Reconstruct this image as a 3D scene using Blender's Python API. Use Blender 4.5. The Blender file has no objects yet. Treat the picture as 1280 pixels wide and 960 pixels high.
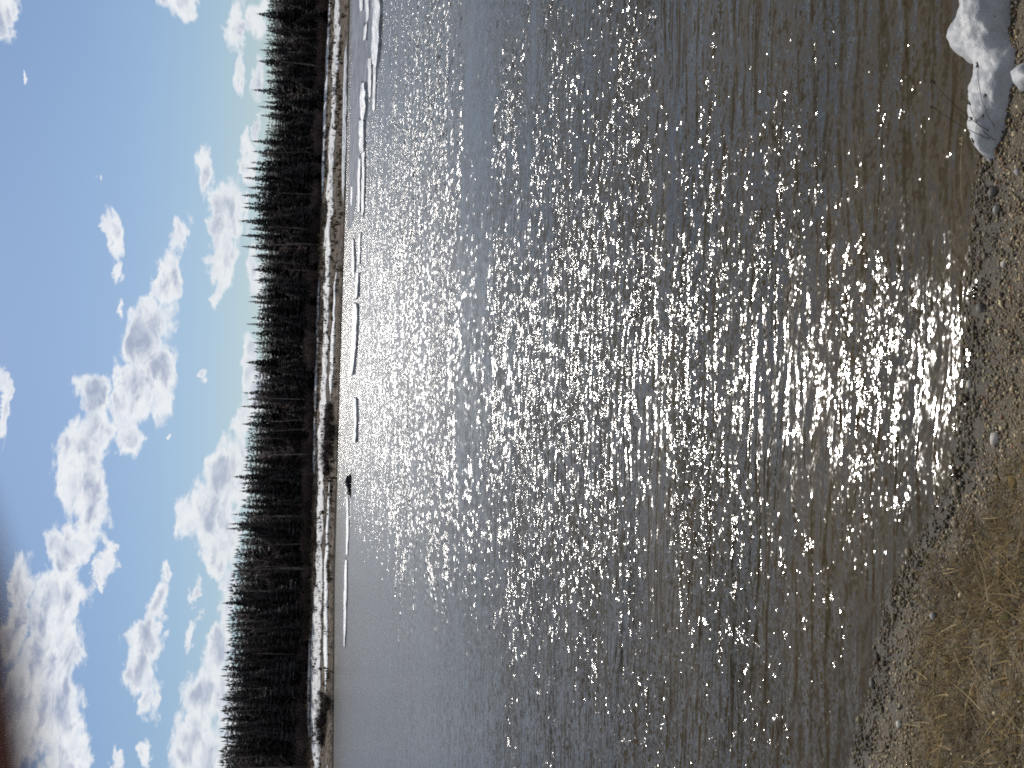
import bpy, math, random
import numpy as np
from mathutils import Vector, Matrix, noise

random.seed(7)
rng = np.random.default_rng(7)
SC = bpy.context.scene
COL = SC.collection
R = math.radians
sin, cos, PI = math.sin, math.cos, math.pi

# ------------------------------------------------------------------ camera
# the picture was taken with the phone turned on its side: up in the place is left in the picture
CAM_H = 2.4
FPX = 1300.0
PITCH = math.atan(0.185)
ROLL = math.atan(0.028)
Fv = Vector((0, cos(PITCH), -sin(PITCH)))
R0 = Vector((1, 0, 0))
U0 = R0.cross(Fv)
Rv = R0 * cos(ROLL) + U0 * sin(ROLL)
Uv = U0 * cos(ROLL) - R0 * sin(ROLL)
CP = Vector((0, 0, CAM_H))
cam = bpy.data.cameras.new('camera')
co = bpy.data.objects.new('camera', cam)
COL.objects.link(co)
M = Matrix.Identity(4)
for r in range(3):
    M[r][0] = -Uv[r]; M[r][1] = Rv[r]; M[r][2] = -Fv[r]; M[r][3] = CP[r]
co.matrix_world = M
cam.sensor_fit = 'HORIZONTAL'
cam.sensor_width = 4.6
cam.lens = 4.6 * FPX / 1280
cam.clip_start = 0.003
cam.clip_end = 8000
cam.dof.use_dof = True
cam.dof.focus_distance = 14.0
cam.dof.aperture_fstop = cam.lens / 0.80
SC.camera = co

SUN_EL, SUN_AZ = R(39), R(0.8)       # azimuth clockwise from +Y

# ------------------------------------------------------------------ node helper
class NT:
    def __init__(s, tree):
        s.t = tree; s.n = tree.nodes; s.l = tree.links
    def new(s, typ, **kw):
        n = s.n.new(typ)
        for k, v in kw.items():
            setattr(n, k, v)
        return n
    def put(s, sock, v):
        if isinstance(v, bpy.types.NodeSocket):
            s.l.new(v, sock)
        elif v is not None:
            sock.default_value = v
    def math(s, op, a, b=None, c=None, clamp=False):
        n = s.new('ShaderNodeMath', operation=op, use_clamp=clamp)
        s.put(n.inputs[0], a)
        if b is not None: s.put(n.inputs[1], b)
        if c is not None: s.put(n.inputs[2], c)
        return n.outputs[0]
    def vmath(s, op, a, b=None, out=0):
        n = s.new('ShaderNodeVectorMath', operation=op)
        s.put(n.inputs[0], a)
        if b is not None:
            s.put(n.inputs[3] if op == 'SCALE' else n.inputs[1], b)
        return n.outputs[out]
    def noise(s, vec, scale, detail=2, rough=0.5, dist=0.0, out='Fac', dims='3D'):
        n = s.new('ShaderNodeTexNoise', noise_dimensions=dims)
        s.put(n.inputs['Vector'], vec)
        n.inputs['Scale'].default_value = scale
        n.inputs['Detail'].default_value = detail
        n.inputs['Roughness'].default_value = rough
        n.inputs['Distortion'].default_value = dist
        return n.outputs[out]
    def rng(s, v, a, b, c=0.0, d=1.0, smooth=False):
        n = s.new('ShaderNodeMapRange')
        n.interpolation_type = 'SMOOTHSTEP' if smooth else 'LINEAR'
        s.put(n.inputs[0], v)
        for i, x in zip((1, 2, 3, 4), (a, b, c, d)):
            s.put(n.inputs[i], x)
        return n.outputs[0]
    def mix(s, f, a, b, typ='RGBA', blend='MIX'):
        n = s.new('ShaderNodeMix', data_type=typ)
        if typ == 'RGBA': n.blend_type = blend
        i = {'RGBA': (6, 7, 2), 'FLOAT': (2, 3, 0), 'VECTOR': (4, 5, 1)}[typ]
        s.put(n.inputs[0], f); s.put(n.inputs[i[0]], a); s.put(n.inputs[i[1]], b)
        return n.outputs[i[2]]
    def mapping(s, vec, loc=(0, 0, 0), rot=(0, 0, 0), scale=(1, 1, 1), typ='POINT'):
        n = s.new('ShaderNodeMapping', vector_type=typ)
        s.put(n.inputs[0], vec)
        n.inputs[1].default_value = loc; n.inputs[2].default_value = rot; n.inputs[3].default_value = scale
        return n.outputs[0]
    def comb(s, x, y, z=0.0):
        n = s.new('ShaderNodeCombineXYZ')
        s.put(n.inputs[0], x); s.put(n.inputs[1], y); s.put(n.inputs[2], z)
        return n.outputs[0]
    def sep(s, v):
        n = s.new('ShaderNodeSeparateXYZ'); s.put(n.inputs[0], v)
        return n.outputs

def pix_dir(x, y):
    """direction (not unit, forward component along the lens axis = 1) of photo pixel x, y"""
    u = 480 - y
    v = x - 640
    return (Fv * FPX + Rv * u - Uv * v) / FPX

def azel(x, y):
    d = pix_dir(x, y).normalized()
    return math.atan2(d.x, d.y), math.asin(d.z)

# ------------------------------------------------------------------ world: sky and clouds
W = bpy.data.worlds.new('World')
SC.world = W
W.use_nodes = True
w = NT(W.node_tree)
w.n.clear()
sky = w.new('ShaderNodeTexSky', sky_type='NISHITA')
sky.sun_disc = False
sky.sun_elevation = SUN_EL
sky.sun_rotation = SUN_AZ
sky.air_density = 1.0
sky.dust_density = 0.6
sky.ozone_density = 1.6
SKY_K = 0.055
CLOUDS = [  # photo x, y of the middle, half height (x), half width (y), slant
    (4, 22, 22, 34, 0), (226, 2, 26, 24, 0), (296, 30, 14, 44, .1), (322, 96, 9, 30, .2), (322, 24, 15, 32, 0), (300, 92, 6, 26, 0),
    (256, 216, 14, 36, 0.15), (282, 262, 26, 50, 0), (276, 330, 24, 48, 0.1), (268, 366, 9, 24, 0), (310, 200, 9, 42, -.12), (306, 262, 7, 40, -0.1),
    (139, 284, 14, 38, -0.12), (146, 340, 8, 22, 0),
    (226, 296, 13, 34, 0.25), (206, 350, 24, 44, 0.3), (186, 420, 36, 62, 0.25), (168, 492, 34, 62, 0.2), (202, 470, 24, 60, 0), (165, 545, 18, 26, 0),
    (118, 492, 28, 34, 0), (112, 560, 36, 52, 0.22), (104, 606, 38, 42, 0.1), (112, 650, 30, 40, 0), (132, 692, 12, 40, 0), (84, 690, 30, 46, 0.3),
    (72, 750, 38, 60, 0.15), (66, 820, 40, 72, 0.05), (70, 890, 38, 70, 0), (86, 950, 28, 50, 0), (22, 770, 20, 80, 0.1), (24, 900, 26, 90, 0),
    (0, 505, 8, 68, 0), (124, 726, 6, 14, 0),
    (200, 756, 18, 30, 0.2), (184, 800, 28, 40, 0.15), (176, 838, 26, 34, 0), (186, 874, 12, 32, 0), (208, 714, 8, 18, 0), (178, 938, 9, 26, 0), (143, 940, 7, 18, -0.2),
    (276, 588, 26, 56, 0.2), (256, 640, 34, 50, 0.1), (268, 690, 24, 38, 0), (298, 560, 14, 60, 0), (242, 738, 5, 22, 0), (240, 790, 7, 26, 0.2),
    (280, 740, 14, 60, 0), (272, 810, 22, 44, 0.2), (254, 870, 30, 44, 0.3), (236, 930, 32, 50, 0.1), (262, 960, 28, 60, 0), (252, 1010, 30, 50, 0),
    (308, 440, 14, 34, 0), (312, 470, 16, 26, 0), (326, 488, 16, 40, 0), (304, 520, 14, 34, 0.2), (322, 350, 12, 60, 0), (259, 472, 7, 9, 0), (320, 158, 6, 26, .2), (306, 174, 5, 22, .2),
    (286, 640, 20, 90, 0), (284, 900, 20, 90, 0), (296, 600, 16, 50, 0), (28, 92, 3, 6, 0), (127, 222, 4, 8, 0), (205, 548, 4, 7, 0), (150, 388, 4, 14, 0),
]
tc = w.new('ShaderNodeTexCoord')
dx, dy, dz = w.sep(tc.outputs['Generated'])[:3]
az = w.math('ARCTAN2', dx, dy)
el = w.math('ARCSINE', dz)
ae = w.comb(az, el, 0.0)
# warp the coordinates for ragged edges
wn = w.noise(w.mapping(ae, scale=(1, 1.5, 1)), 26, 5, 0.62, 0.3, 'Color')
warp = w.vmath('SCALE', w.vmath('SUBTRACT', wn, (0.5, 0.5, 0.5)), 0.040)
aew = w.vmath('ADD', ae, warp)
acc = None
PXR = 1 / FPX
for (x, y, hx, hy, sl) in CLOUDS:
    a0, e0 = azel(x, y)
    m = w.mapping(aew, loc=(a0, e0, 0), rot=(0, 0, -sl + ROLL * 0.8), scale=(hy * PXR * 0.90, hx * PXR * 0.86, 1), typ='TEXTURE')
    ln = w.vmath('DOT_PRODUCT', m, m, out=1)
    v = w.math('MULTIPLY_ADD', ln, -1.0, 1.0)
    v = w.math('MULTIPLY', v, min(1.0, 0.45 + hx / 42))
    acc = v if acc is None else w.math('SMOOTH_MAX', acc, v, 0.12)
n1 = w.noise(w.mapping(ae, scale=(1, 2.3, 1)), 30, 8, 0.64, 0.6)
n2 = w.noise(w.mapping(ae, loc=(3, 1, 0), scale=(1, 2.4, 1)), 17, 4, 0.55, 0.5)
edge = w.math('MULTIPLY_ADD', w.math('SUBTRACT', n1, 0.5), 2.1, acc)
# broken cloud goes on over the unseen sky, thickened to brighten and whiten reflections
far_n = w.noise(w.mapping(ae, loc=(9.3, 4.1, 0), scale=(1, 2.0, 1)), 3.4, 7, 0.6, 0.3)
far_c = w.math('MULTIPLY', w.math('SUBTRACT', far_n, 0.455), 7.0)
out_az = w.rng(w.math('ABSOLUTE', az), 0.37, 0.46, smooth=True)
out_el = w.rng(el, 0.27, 0.36, smooth=True)
outside = w.math('MAXIMUM', out_az, out_el)
far_c = w.math('MULTIPLY_ADD', w.math('SUBTRACT', outside, 1.0), 6.0, far_c)
dens = w.math('MAXIMUM', edge, far_c)
alpha = w.rng(dens, -0.04, 0.56, smooth=True)
core = w.rng(w.math('MULTIPLY_ADD', w.math('SUBTRACT', n2, 0.5), 1.9, dens), 0.54, 1.25, smooth=True)
above = w.rng(dz, -0.02, 0.0)
alpha = w.math('MULTIPLY', w.math('MULTIPLY', alpha, above), 0.93)
n3 = w.noise(w.mapping(ae, loc=(1, 7, 0), scale=(1, 1.6, 1)), 60, 5, 0.65, 0.6)
ccol = w.mix(core, (0.88, 0.90, 0.92, 1), (0.38, 0.43, 0.56, 1))
ccol = w.mix(w.math('MULTIPLY', w.rng(n3, 0.45, 0.62), 0.5), ccol, (0.66, 0.71, 0.80, 1))
ccol = w.mix(w.math('MULTIPLY', w.rng(el, 0.16, 0.04), 0.35), ccol, (0.66, 0.70, 0.74, 1))
sk = w.vmath('MULTIPLY', w.vmath('SCALE', sky.outputs[0], SKY_K), (0.82, 0.99, 1.22))
hz = w.new('ShaderNodeHueSaturation')
w.put(hz.inputs['Color'], sk)
hz.inputs['Saturation'].default_value = 1.0
fin = w.mix(alpha, hz.outputs[0], ccol)
bg = w.new('ShaderNodeBackground')
w.put(bg.inputs[0], fin)
bg.inputs[1].default_value = 1.0
wo = w.new('ShaderNodeOutputWorld')
w.l.new(bg.outputs[0], wo.inputs[0])
W.cycles.sampling_method = 'MANUAL'
W.cycles.sample_map_resolution = 512

# ------------------------------------------------------------------ sun
sl = bpy.data.lights.new('sun', 'SUN')
sl.energy = 4.4
sl.angle = R(0.53)
sl.color = (1.0, 0.95, 0.88)
so = bpy.data.objects.new('sun', sl)
COL.objects.link(so)
SUNV = Vector((sin(SUN_AZ) * cos(SUN_EL), cos(SUN_AZ) * cos(SUN_EL), sin(SUN_EL)))
so.rotation_euler = SUNV.to_track_quat('Z', 'Y').to_euler()
so.location = (0, 40, 60)

vs = SC.view_settings
vs.view_transform = 'Standard'
vs.look = 'None'
vs.exposure = 0.0
vs.gamma = 1.0
vs.use_curve_mapping = False
SC.render.engine = 'CYCLES'
cy = SC.cycles
cy.use_denoising = False
cy.sample_clamp_direct = 0
cy.sample_clamp_indirect = 4
cy.max_bounces = 5
cy.diffuse_bounces = 2
cy.glossy_bounces = 2
cy.caustics_reflective = False
cy.caustics_refractive = False
cy.filter_width = 1.9
cy.use_adaptive_sampling = False

# ------------------------------------------------------------------ helpers
def tag(o, label=None, cat=None, group=None, kind=None):
    if label: o['label'] = label
    if cat: o['category'] = cat
    if group: o['group'] = group
    if kind: o['kind'] = kind
    return o

def mesh_np(name, v, f, mat=None, smooth=True, col=None):
    """v (n,3) array, f list/array of equal-length faces"""
    me = bpy.data.meshes.new(name)
    v = np.asarray(v, dtype=np.float32)
    f = np.asarray(f, dtype=np.int32)
    k = f.shape[1]
    me.vertices.add(len(v)); me.vertices.foreach_set('co', v.ravel())
    me.loops.add(f.size); me.loops.foreach_set('vertex_index', f.ravel())
    me.polygons.add(len(f))
    me.polygons.foreach_set('loop_start', np.arange(0, f.size, k, dtype=np.int32))
    me.polygons.foreach_set('use_smooth', np.full(len(f), smooth))
    if col is not None:
        a = me.color_attributes.new('tint', 'FLOAT_COLOR', 'POINT')
        c = np.ones((len(v), 4), dtype=np.float32); c[:, :3] = col
        a.data.foreach_set('color', c.ravel())
    me.update(calc_edges=True)
    if mat: me.materials.append(mat)
    return me

def link(name, me, parent=None, loc=None):
    o = bpy.data.objects.new(name, me)
    COL.objects.link(o)
    if parent: o.parent = parent
    if loc is not None: o.location = loc
    return o

class Geo:
    """collects tubes, fans and lumps as triangles/quads in one mesh"""
    def __init__(s): s.v = []; s.f = []
    def tube(s, pts, rads, n=6, cap=True):
        b = len(s.v)
        pts = [Vector(p) for p in pts]
        for i, p in enumerate(pts):
            d = (pts[min(i + 1, len(pts) - 1)] - pts[max(i - 1, 0)]).normalized()
            a = d.orthogonal().normalized(); c = d.cross(a)
            for k in range(n):
                t = 2 * PI * k / n
                s.v.append(p + (a * cos(t) + c * sin(t)) * rads[i])
        for i in range(len(pts) - 1):
            for k in range(n):
                q = b + i * n
                s.f.append((q + k, q + (k + 1) % n, q + n + (k + 1) % n, q + n + k))
        if cap:
            q = b + (len(pts) - 1) * n
            s.f.append(tuple(q + k for k in range(n)))
            s.f.append(tuple(b + n - 1 - k for k in range(n)))
    def poly(s, pts):
        b = len(s.v); s.v += [Vector(p) for p in pts]; s.f.append(tuple(range(b, b + len(pts))))
    def build(s, name, mat, smooth=True):
        me = bpy.data.meshes.new(name)
        me.from_pydata([tuple(p) for p in s.v], [], s.f)
        me.polygons.foreach_set('use_smooth', [smooth] * len(me.polygons))
        me.materials.append(mat); me.update()
        return me

def mat_new(name, base, rough=0.8, spec=0.3):
    m = bpy.data.materials.new(name)
    m.use_nodes = True
    t = NT(m.node_tree)
    b = m.node_tree.nodes['Principled BSDF']
    b.inputs['Base Color'].default_value = (*base, 1)
    b.inputs['Roughness'].default_value = rough
    b.inputs['Specular IOR Level'].default_value = spec
    return m, t, b

def noisy(name, c1, c2, scale, rough=0.85, spec=0.2, bump=0.0, bscale=None, detail=4, coords='Object', lo=0.35, hi=0.65, rnd=0.0):
    m, t, b = mat_new(name, c1, rough, spec)
    tcn = t.new('ShaderNodeTexCoord')
    v = tcn.outputs[coords]
    if rnd:
        oi = t.new('ShaderNodeObjectInfo')
        v = t.vmath('ADD', v, t.vmath('SCALE', t.comb(oi.outputs['Random'], oi.outputs['Random'], 0), 50.0))
    f = t.rng(t.noise(v, scale, detail, 0.6), lo, hi)
    c = t.mix(f, (*c1, 1), (*c2, 1))
    if rnd:
        hs = t.new('ShaderNodeHueSaturation')
        t.put(hs.inputs['Color'], c)
        t.put(hs.inputs['Value'], t.rng(oi.outputs['Random'], 0, 1, 1 - rnd, 1 + rnd))
        c = hs.outputs[0]
    t.put(b.inputs['Base Color'], c)
    if bump:
        bn = t.new('ShaderNodeBump')
        bn.inputs['Strength'].default_value = 1.0
        bn.inputs['Distance'].default_value = bump
        t.put(bn.inputs['Height'], t.noise(v, bscale or scale * 4, 5, 0.6))
        t.put(b.inputs['Normal'], bn.outputs[0])
    return m

def tint_mat(name, rough=0.8, spec=0.25, bscale=0.0, transl=0.0):
    """colour comes from the per-piece tint the mesh carries"""
    m, t, b = mat_new(name, (0.2, 0.2, 0.2), rough, spec)
    a = t.new('ShaderNodeVertexColor', layer_name='tint')
    c = a.outputs[0]
    if bscale:
        tcn = t.new('ShaderNodeTexCoord')
        f = t.noise(tcn.outputs['Object'], bscale, 3, 0.6)
        c = t.mix(1.0, c, t.mix(f, (0.55, 0.55, 0.55, 1), (1.4, 1.4, 1.4, 1)), blend='MULTIPLY')
    t.put(b.inputs['Base Color'], c)
    if transl:
        tr = t.new('ShaderNodeBsdfTranslucent'); t.put(tr.inputs[0], c)
        mx = t.new('ShaderNodeMixShader'); mx.inputs[0].default_value = transl
        t.l.new(b.outputs[0], mx.inputs[1]); t.l.new(tr.outputs[0], mx.inputs[2])
        t.l.new(mx.outputs[0], t.n['Material Output'].inputs[0])
    return m

def zplane(x, y, z=0.0):
    d = pix_dir(x, y)
    k = (z - CAM_H) / d.z
    return CP + d * k

def fbm(x, y, z=0.0, o=4):
    return noise.fractal(Vector((x, y, z)), 1.0, 2.0, o)

def smooth(a, b, x):
    t = min(1, max(0, (x - a) / (b - a))); return t * t * (3 - 2 * t)

# ------------------------------------------------------------------ shorelines
near_pts = [(1228, 60), (1226, 210), (1218, 300), (1213, 400), (1205, 500), (1190, 600), (1160, 660), (1130, 710), (1108, 760), (1092, 860), (1066, 955)]
NS = sorted((tuple(zplane(x, y)[:2]) for x, y in near_pts))
NS = [(-400, 60.0), (-30, 12.0), (-6, 5.6)] + NS + [(4, 2.9), (12, 3.4), (40, 2.0), (400, -30)]
NSX = [p[0] for p in NS]; NSY = [p[1] for p in NS]
def shore_y(X): return float(np.interp(X, NSX, NSY))

def near_z(X, Y):
    d = (shore_y(X) - Y) * 0.9
    d += 0.05 * fbm(X * 2.2, Y * 2.2, 3) * min(1, abs(d) * 3 + 0.25)
    if d > 0:
        z = 0.10 * d + 0.15 * d * smooth(0.0, 1.2, d)
        z = min(z, 0.9 + 0.02 * d)
        z += 0.035 * fbm(X * 3.1, Y * 3.1, 1.0) * smooth(0.0, 0.8, d)
    else:
        z = max(0.16 * d, -0.9)
    return z

def hit(x, y, lift=0.0):
    d = pix_dir(x, y)
    k = 1.0
    for _ in range(60):
        p = CP + d * k
        e = p.z - (near_z(p.x, p.y) + lift)
        k += e / (-d.z) * 0.7
    return CP + d * k

far_w = [(417, 960), (418.5, 720), (425, 480), (432.5, 240), (437.5, 0)]
FW = sorted(tuple(zplane(x, y)[:2]) for x, y in far_w)
base_x = [(384, 960), (387, 720), (393, 480), (401, 240), (410, 0)]
def y0(X):
    xs = [p[0] for p in FW]; ys = [p[1] for p in FW]
    if X < xs[0]: return ys[0] + (X - xs[0]) * 0.12
    if X > xs[-1]: return ys[-1] + (X - xs[-1]) * 0.10
    return float(np.interp(X, xs, ys))
BANK = 27.0
BZ = []
for (x, y) in base_x:
    d = pix_dir(x, y)
    k = 1.0
    for _ in range(40):
        p = CP + d * k
        k *= (y0(p.x) + BANK) / p.y
    p = CP + d * k
    BZ.append((p.x, p.z))
BZ.sort()
def z1(X): return float(np.interp(X, [b[0] for b in BZ], [b[1] for b in BZ]))
def far_z(X, t):
    if t < 0: return max(-0.9, t * 4)
    a = z1(X)
    z = a * (0.10 * smooth(0, 0.05, t) + 0.90 * t) if t < 1 else a + (t - 1) * 0.25
    z += 0.10 * fbm(X * 0.12, t * 5, 2) * min(1, t * 4)
    return z
def far_p(X, t, dz=0.0):
    return Vector((X, y0(X) + BANK * t, far_z(X, t) + dz))

# ------------------------------------------------------------------ ground: near bank
def axis(fine_a, fine_b, step, far_a, far_b):
    a = list(np.arange(fine_a, fine_b, step))
    s = step; x = a[-1]; 
    while x < far_b:
        s *= 1.25; x += s; a.append(x)
    s = step; x = a[0]; b = []
    while x > far_a:
        s *= 1.25; x -= s; b.append(x)
    return b[::-1] + a

gx = axis(-2.6, 2.6, 0.035, -380, 380)
gy = axis(1.0, 5.6, 0.035, -300, 14)
V = np.array([(x, y, near_z(x, y) + (0.010 * fbm(x * 14, y * 14, 0, 3) if abs(x) < 4 else 0)) for y in gy for x in gx])
nx = len(gx)
Fq = [(j * nx + i, j * nx + i + 1, (j + 1) * nx + i + 1, (j + 1) * nx + i) for j in range(len(gy) - 1) for i in range(nx - 1)]
m, t, b = mat_new('damp_silt', (0.08, 0.065, 0.045), 0.85, 0.25)
geo = t.new('ShaderNodeNewGeometry')
pos = geo.outputs['Position']
c = t.mix(t.rng(t.noise(pos, 9, 5, 0.65), 0.35, 0.65), (0.032, 0.025, 0.013, 1), (0.074, 0.059, 0.031, 1))
c = t.mix(t.rng(t.noise(pos, 120, 3, 0.6), 0.45, 0.7), c, (0.20, 0.17, 0.125, 1))
pz = t.sep(pos)[2]
wet = t.rng(pz, 0.0, 0.05, 1.0, 0.0)
c = t.mix(wet, c, (0.030, 0.023, 0.014, 1))
t.put(b.inputs['Base Color'], c)
t.put(b.inputs['Roughness'], t.mix(wet, 0.9, 0.35, 'FLOAT'))
bn = t.new('ShaderNodeBump'); bn.inputs['Strength'].default_value = 1.0; bn.inputs['Distance'].default_value = 0.006
t.put(bn.inputs['Height'], t.noise(pos, 160, 5, 0.7)); t.put(b.inputs['Normal'], bn.outputs[0])
tag(link('near_shore', mesh_np('near_shore', V, Fq, m)), kind='structure')

# ------------------------------------------------------------------ ground: far bank, on to the horizon
fx = list(np.arange(-110, 130, 1.0))
fx = [-3000, -1200, -600, -300, -180] + fx + [180, 300, 600, 1200, 3000]
ft = [-0.6, -0.3, -0.1, -0.04] + list(np.arange(0, 1.3, 0.04)) + [1.6, 2.4, 4, 8, 20, 50, 120]
def fz2(X, t):
    if t > 2: return z1(X) + 0.35 + (t - 2) * 0.03
    return far_z(X, t) + (0.07 * fbm(X * 0.9, t * 22, 5, 3) if 0 < t < 1.3 else 0)
V = np.array([(x, y0(max(-300, min(300, x))) + BANK * tt, fz2(x, tt)) for tt in ft for x in fx])
nx = len(fx)
Fq = [(j * nx + i, j * nx + i + 1, (j + 1) * nx + i + 1, (j + 1) * nx + i) for j in range(len(ft) - 1) for i in range(nx - 1)]
m, t, b = mat_new('dead_grass_bank', (0.12, 0.09, 0.06), 0.95, 0.1)
geo = t.new('ShaderNodeNewGeometry'); pos = geo.outputs['Position']
st = t.mapping(pos, scale=(0.35, 1.0, 2.0))
c = t.mix(t.rng(t.noise(st, 1.3, 6, 0.7), 0.38, 0.62), (0.065, 0.050, 0.038, 1), (0.21, 0.165, 0.125, 1))
c = t.mix(t.rng(t.noise(pos, 1.6, 5, 0.75), 0.48, 0.60), c, (0.022, 0.017, 0.013, 1))
c = t.mix(t.rng(t.noise(t.mapping(pos, loc=(7, 3, 0), scale=(0.6, 1, 1)), 1.1, 5, 0.75), 0.56, 0.66), c, (0.30, 0.27, 0.23, 1))
c = t.mix(t.rng(t.sep(pos)[2], 0.10, 0.22, 1.0, 0.0), c, (0.012, 0.010, 0.009, 1))
t.put(b.inputs['Base Color'], c)
bn = t.new('ShaderNodeBump'); bn.inputs['Distance'].default_value = 0.5
t.put(bn.inputs['Height'], t.noise(pos, 3.0, 5, 0.7)); t.put(b.inputs['Normal'], bn.outputs[0])
tag(link('far_bank', mesh_np('far_bank', V, Fq, m)), kind='structure')

# ------------------------------------------------------------------ river
m, t, b = mat_new('river_water', (0.085, 0.052, 0.022), 0.1, 0.5)
b.inputs['IOR'].default_value = 1.333
geo = t.new('ShaderNodeNewGeometry'); pos = geo.outputs['Position']
px_, py_, pz_ = t.sep(pos)[:3]
p2 = t.comb(px_, py_, 0.0)
# mid-river wind: ripples get steeper away from the bank; calm slicks lie along the current
dist = py_
wind = t.rng(dist, 3.0, 9.0, 0.0, 1.0, smooth=True)
wind2 = t.rng(dist, 7.0, 30.0, 0.0, 1.0, smooth=True)
slick = t.noise(t.mapping(p2, rot=(0, 0, 0.05), scale=(0.05, 0.22, 1)), 1.5, 4, 0.55, 0.6)
slick = t.rng(slick, 0.38, 0.60, 0.55, 1.2)
gust = t.noise(t.mapping(p2, scale=(0.6, 1.0, 1)), 1.1, 3, 0.6, 0.4)
gust = t.rng(gust, 0.35, 0.65, 0.55, 1.35)
amp = t.math('MULTIPLY', t.math('MULTIPLY', slick, gust), t.mix(t.rng(dist, 3.0, 4.3), 0.72, t.rng(dist, 3.2, 8.0, 1.2, 1.75), 'FLOAT'))
band = t.math('MULTIPLY', t.rng(dist, 19.0, 24.0, smooth=True), t.rng(dist, 30.0, 40.0, 1.0, 0.0, smooth=True))
amp = t.math('MULTIPLY', amp, t.math('MULTIPLY_ADD', band, 0.30, 1.0))
lull = t.math('MULTIPLY', t.rng(dist, 13.0, 15.5, smooth=True), t.rng(dist, 17.0, 20.0, 1.0, 0.0, smooth=True))
amp = t.math('MULTIPLY', amp, t.math('MULTIPLY_ADD', lull, -0.10, 1.0))
def slope(scale, rot, sc, amount, detail=1, dist_=0.0):
    n = t.noise(t.mapping(p2, loc=(scale, 0, 0), rot=(0, 0, rot), scale=sc), scale, detail, 0.5, dist_, 'Color')
    return t.vmath('SCALE', t.vmath('SUBTRACT', n, (0.5, 0.5, 0.5)), amount)
calm = t.rng(t.math('DIVIDE', t.math('ADD', px_, t.math('MULTIPLY_ADD', dist, 0.07, 2.6)), t.math('MULTIPLY_ADD', dist, 0.10, 1.0)), -0.6, 0.5, 0.33, 1.0, smooth=True)
calm = t.mix(t.rng(dist, 10.0, 17.0, smooth=True), 1.0, calm, 'FLOAT')
amp = t.math('MULTIPLY', amp, calm)
a_small = t.math('MULTIPLY', t.rng(dist, 3.2, 8.0, 0.50, 0.62), t.rng(dist, 9.0, 26.0, 1.0, 0.45))
s_small = slope(46, 0.10, (0.8, 1, 1), t.math('MULTIPLY', a_small, amp), 1)
s_mid = slope(10, -0.06, (0.85, 1, 1), t.math('MULTIPLY', t.rng(dist, 3.2, 9.0, 0.30, 0.82), amp), 1.5)
s_long = slope(4.0, 0.02, (2.4, 0.6, 1), t.math('MULTIPLY', t.rng(dist, 7.0, 24.0, 0.0, 0.85), amp), 1.5)
s_big = slope(1.6, 0.04, (0.7, 1, 1), t.math('MULTIPLY', t.rng(dist, 5.0, 26.0, 0.05, 0.45), amp), 2)
S = t.vmath('ADD', t.vmath('ADD', s_small, s_mid), t.vmath('ADD', s_big, s_long))
mag = t.vmath('LENGTH', t.vmath('MULTIPLY', S, (1, 1, 0)), out=1)
S = t.vmath('SCALE', S, t.math('MINIMUM', t.math('MULTIPLY_ADD', t.math('MULTIPLY', mag, mag), 11.0, 0.55), 1.25))
t.put(b.inputs['Roughness'], t.rng(dist, 3.0, 22.0, 0.095, 0.24))
sx_, sy_, sz_ = t.sep(S)[:3]
# ripple crests as height
rip = t.noise(t.mapping(p2, rot=(0, 0, 0.12), scale=(0.26, 1, 1)), 8.0, 1.5, 0.45, 1.1)
rip2 = t.noise(t.mapping(p2, loc=(5, 2, 0), rot=(0, 0, -0.10), scale=(0.16, 1, 1)), 3.2, 3, 0.5, 0.8)
bn = t.new('ShaderNodeBump'); bn.inputs['Strength'].default_value = 1.0; bn.inputs['Distance'].default_value = 1.0
hgt = t.math('ADD', t.math('MULTIPLY', rip, t.rng(dist, 3.0, 18.0, 0.019, 0.012)), t.math('MULTIPLY', rip2, t.rng(dist, 3.0, 20.0, 0.010, 0.030)))
# coherent wind ripples running along the near bank
ph = t.math('MULTIPLY_ADD', t.noise(t.mapping(p2, scale=(0.45, 1, 1)), 1.7, 3, 0.55, 0.3), 16.0, t.math('MULTIPLY', dist, 37.0))
crest = t.math('POWER', t.math('MULTIPLY_ADD', t.math('SINE', ph), 0.5, 0.5), 2.2)
cmod = t.rng(t.noise(t.mapping(p2, loc=(2, 8, 0), scale=(0.5, 1, 1)), 2.6, 3, 0.6), 0.40, 0.62, 0.15, 1.0)
crest = t.math('MULTIPLY', t.math('MULTIPLY', crest, cmod), t.rng(dist, 3.3, 5.5, 0.0030, 0.0095))
crest = t.math('MULTIPLY', crest, t.rng(dist, 8.0, 18.0, 1.0, 0.0))
hgt = t.math('ADD', t.math('MULTIPLY', hgt, 0.75), crest)
t.put(bn.inputs['Height'], hgt)
N = t.vmath('NORMALIZE', t.vmath('ADD', bn.outputs[0], t.comb(t.math('MULTIPLY', sx_, t.math('MINIMUM', t.rng(dist, 3.2, 5.5, 0.78, 1.0), t.rng(dist, 5.5, 14.0, 1.0, 0.70))), t.math('MULTIPLY', sy_, 1.06), 0.0)))
t.put(b.inputs['Normal'], N)
silt = t.rng(t.noise(t.mapping(p2, scale=(0.2, 0.6, 1)), 2.0, 3, 0.5), 0.35, 0.65)
far_sheen = t.rng(dist, 5.0, 22.0, smooth=True)  # greyer with distance: silvery sky reflection put into the water colour
t.put(b.inputs['Base Color'], t.mix(far_sheen, t.mix(silt, (0.040, 0.026, 0.006, 1), (0.026, 0.018, 0.005, 1)), (0.088, 0.085, 0.080, 1)))
WX = [-3000, -600, -120, -30, 30, 120, 600, 3000]
WY = [-60, 0, 8, 30, 80, 160, 400]
V = np.array([(x, y, 0.0) for y in WY for x in WX]); nx = len(WX)
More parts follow.
